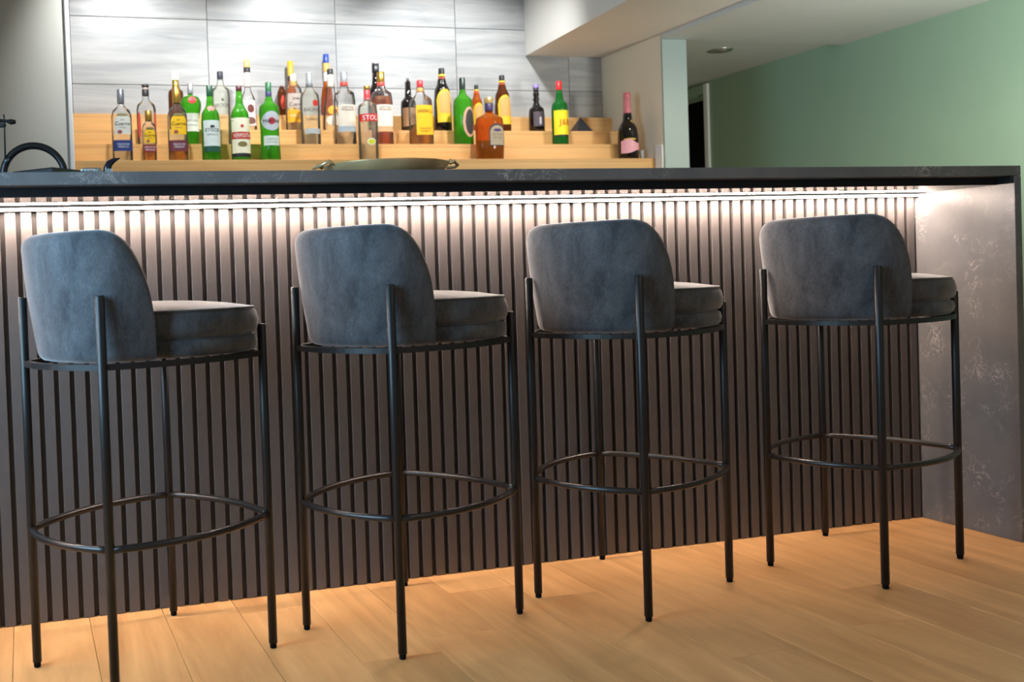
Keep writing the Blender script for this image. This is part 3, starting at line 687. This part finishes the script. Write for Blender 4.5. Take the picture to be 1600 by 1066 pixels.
F.append(tuple(range(n))[::-1]); F.append(tuple(range((len(prof) - 1) * n, len(prof) * n)))
obj('dish', V, F, M['silver'], tr, True)
for sg_ in (-1, 1):
    x0 = hw * .96
    pts = [(sg_ * x0, -.045, ZR), (sg_ * (x0 + .012), -.044, ZR + .006), (sg_ * (x0 + .028), -.03, ZR - .002), (sg_ * (x0 + .034), 0, ZR - .004), (sg_ * (x0 + .028), .03, ZR - .002), (sg_ * (x0 + .012), .044, ZR + .006), (sg_ * x0, .045, ZR)]
    obj('handle', *tube(pts, .0042, 10), M['silver'], tr, True)
    for yy in (-.036, .036):
        obj('handle_leaf', *tube([(sg_ * (x0 - .004), yy, ZR + .001), (sg_ * (x0 + .006), yy * 1.0, ZR + .008), (sg_ * (x0 + .02), yy * .8, ZR + .002)], [.002, .0052, .0012], 8), M['silver'], tr, True)
# black gooseneck tap
YF = .22; k = mpp(55, 240, YF); xa, xb = at(5, 262, YF).x, at(101, 262, YF).x; cx = (xa + xb) / 2; R_ = (xb - xa) / 2; zt = at(53, 228, YF).z
fa = tag(empty('gooseneck_tap', (xa, YF, ZT + .0003)), 'matte black gooseneck tap arching over the bar at far left', 'tap')
zc = zt - R_ - ZT
pts = [(0, 0, .02)] + [(0, 0, .02 + (zc - .02) * j / 4) for j in range(1, 4)] + [(R_ - R_ * math.cos(math.pi * j / 24), 0, zc + R_ * math.sin(math.pi * j / 24)) for j in range(25)] + [(2 * R_, 0, zc - .02)]
obj('spout', *tube(pts, .0095, 16), M['black'], fa, True)
obj('base_flange', *lathe([(.026, 0), (.026, .006), (.014, .012), (.012, .03)], 24), M['black'], fa, True)
zq = at(8, 252, YF).z - ZT; zr = at(8, 184, YF).z - ZT; xr = at(8, 220, YF - .012).x - xa
obj('clamp', *join(tube([(xr - .004, -.012, zq - .004), (xr + .010, -.012, zq + .004)], .0065, 12)), P(80, 84, 86, .35, .4), fa, True)
obj('rod', *tube([(xr - .0015, -.0135, zq), (xr, -.0135, zr - .004), (xr - .001, -.0135, zr + .006)], .0022, 10), P(60, 62, 64, .4, .5), fa, True)
zl = at(8, 192, YF).z - ZT
obj('lever', *tube([(xr - .05, -.0135, zl + .002), (xr - .012, -.0135, zl + .003), (xr + .006, -.0135, zl + .002), (xr + .017, -.0135, zl), (xr + .029, -.0135, zl)], [.004, .005, .0038, .0075, .005], 12), M['black'], fa, True)
obj('bracket', *tube([(xr - .05, -.0135, zl - .012), (xr - .004, -.0135, zl - .009), (xr + .004, -.0135, zl - .009)], [.006, .006, .004], 10), P(70, 72, 74, .4, .3), fa, True)
# black caddy box standing cornerwise
YC = -.06; p = at(82, 261.5, YC); a = .066
cb = tag(empty('bar_caddy', (p.x, YC + a * 1.35, ZT + .0003), math.radians(45)), 'low black square caddy standing cornerwise beneath the tap', 'caddy')
hh = p.z - ZT
bx('base_tray', (-a, a, -a, a, 0, hh * .35), M['blackpl'], cb, .002)
bx('lid', (-a - .001, a + .001, -a - .001, a + .001, hh * .36, hh), M['blackpl'], cb, .003)
# strainer coil and curved brush
YS = -.10; p = at(143, 266, YS); hs = at(143, 263, YS).z - ZT
st = tag(empty('coil_strainer', (p.x, YS, ZT + .0003)), 'shiny coiled metal strainer beside the black caddy', 'strainer')
pts = []
for i in range(360):
    a_ = 2 * math.pi * i / 360; rr = .020; c_ = 2 * math.pi * i / 360 * 34
    pts.append(((rr + .0045 * math.cos(c_)) * math.cos(a_), (rr + .0045 * math.cos(c_)) * math.sin(a_), hs - .006 + .0045 * math.sin(c_)))
obj('coil', *tube(pts, .0009, 5, closed=True), M['steel'], st, True)
obj('plate', *lathe([(.022, hs - .0125), (.022, hs - .011), (.004, hs - .011)], 24), M['steel'], st, True)
obj('foot', *lathe([(.012, 0), (.012, .002), (.006, .006), (.006, hs - .0125)], 18), M['steel'], st, True)
p = at(172, 262, YS); kk = mpp(172, 262, YS); zz = lambda y: at(172, y, YS).z - ZT
br = tag(empty('curved_brush', (p.x, YS, ZT + .0003)), 'black horn-shaped brush with short teeth on the bar', 'brush')
obj('handle', *tube([(-4.5 * kk, 0, zz(269)), (-4 * kk, 0, zz(263)), (-1 * kk, 0, zz(256)), (6 * kk, 0, zz(251)), (15.5 * kk, 0, zz(247.5))], [.010, .0095, .0085, .006, .0012], 14), plain('glossy_black_plastic', srgb(28, 28, 40), .2), br, True)
obj('foot_block', *lathe([(.011, 0), (.011, zz(269.5))], 16, cx=-4 * kk), M['blackpl'], br, True)
for j in range(6):
    xx = (-8 + j * 2) * kk; obj('tooth', *tube([(xx, -.011, zz(270)), (xx, -.0115, zz(264.5))], .0007, 6), P(225, 225, 225), br)
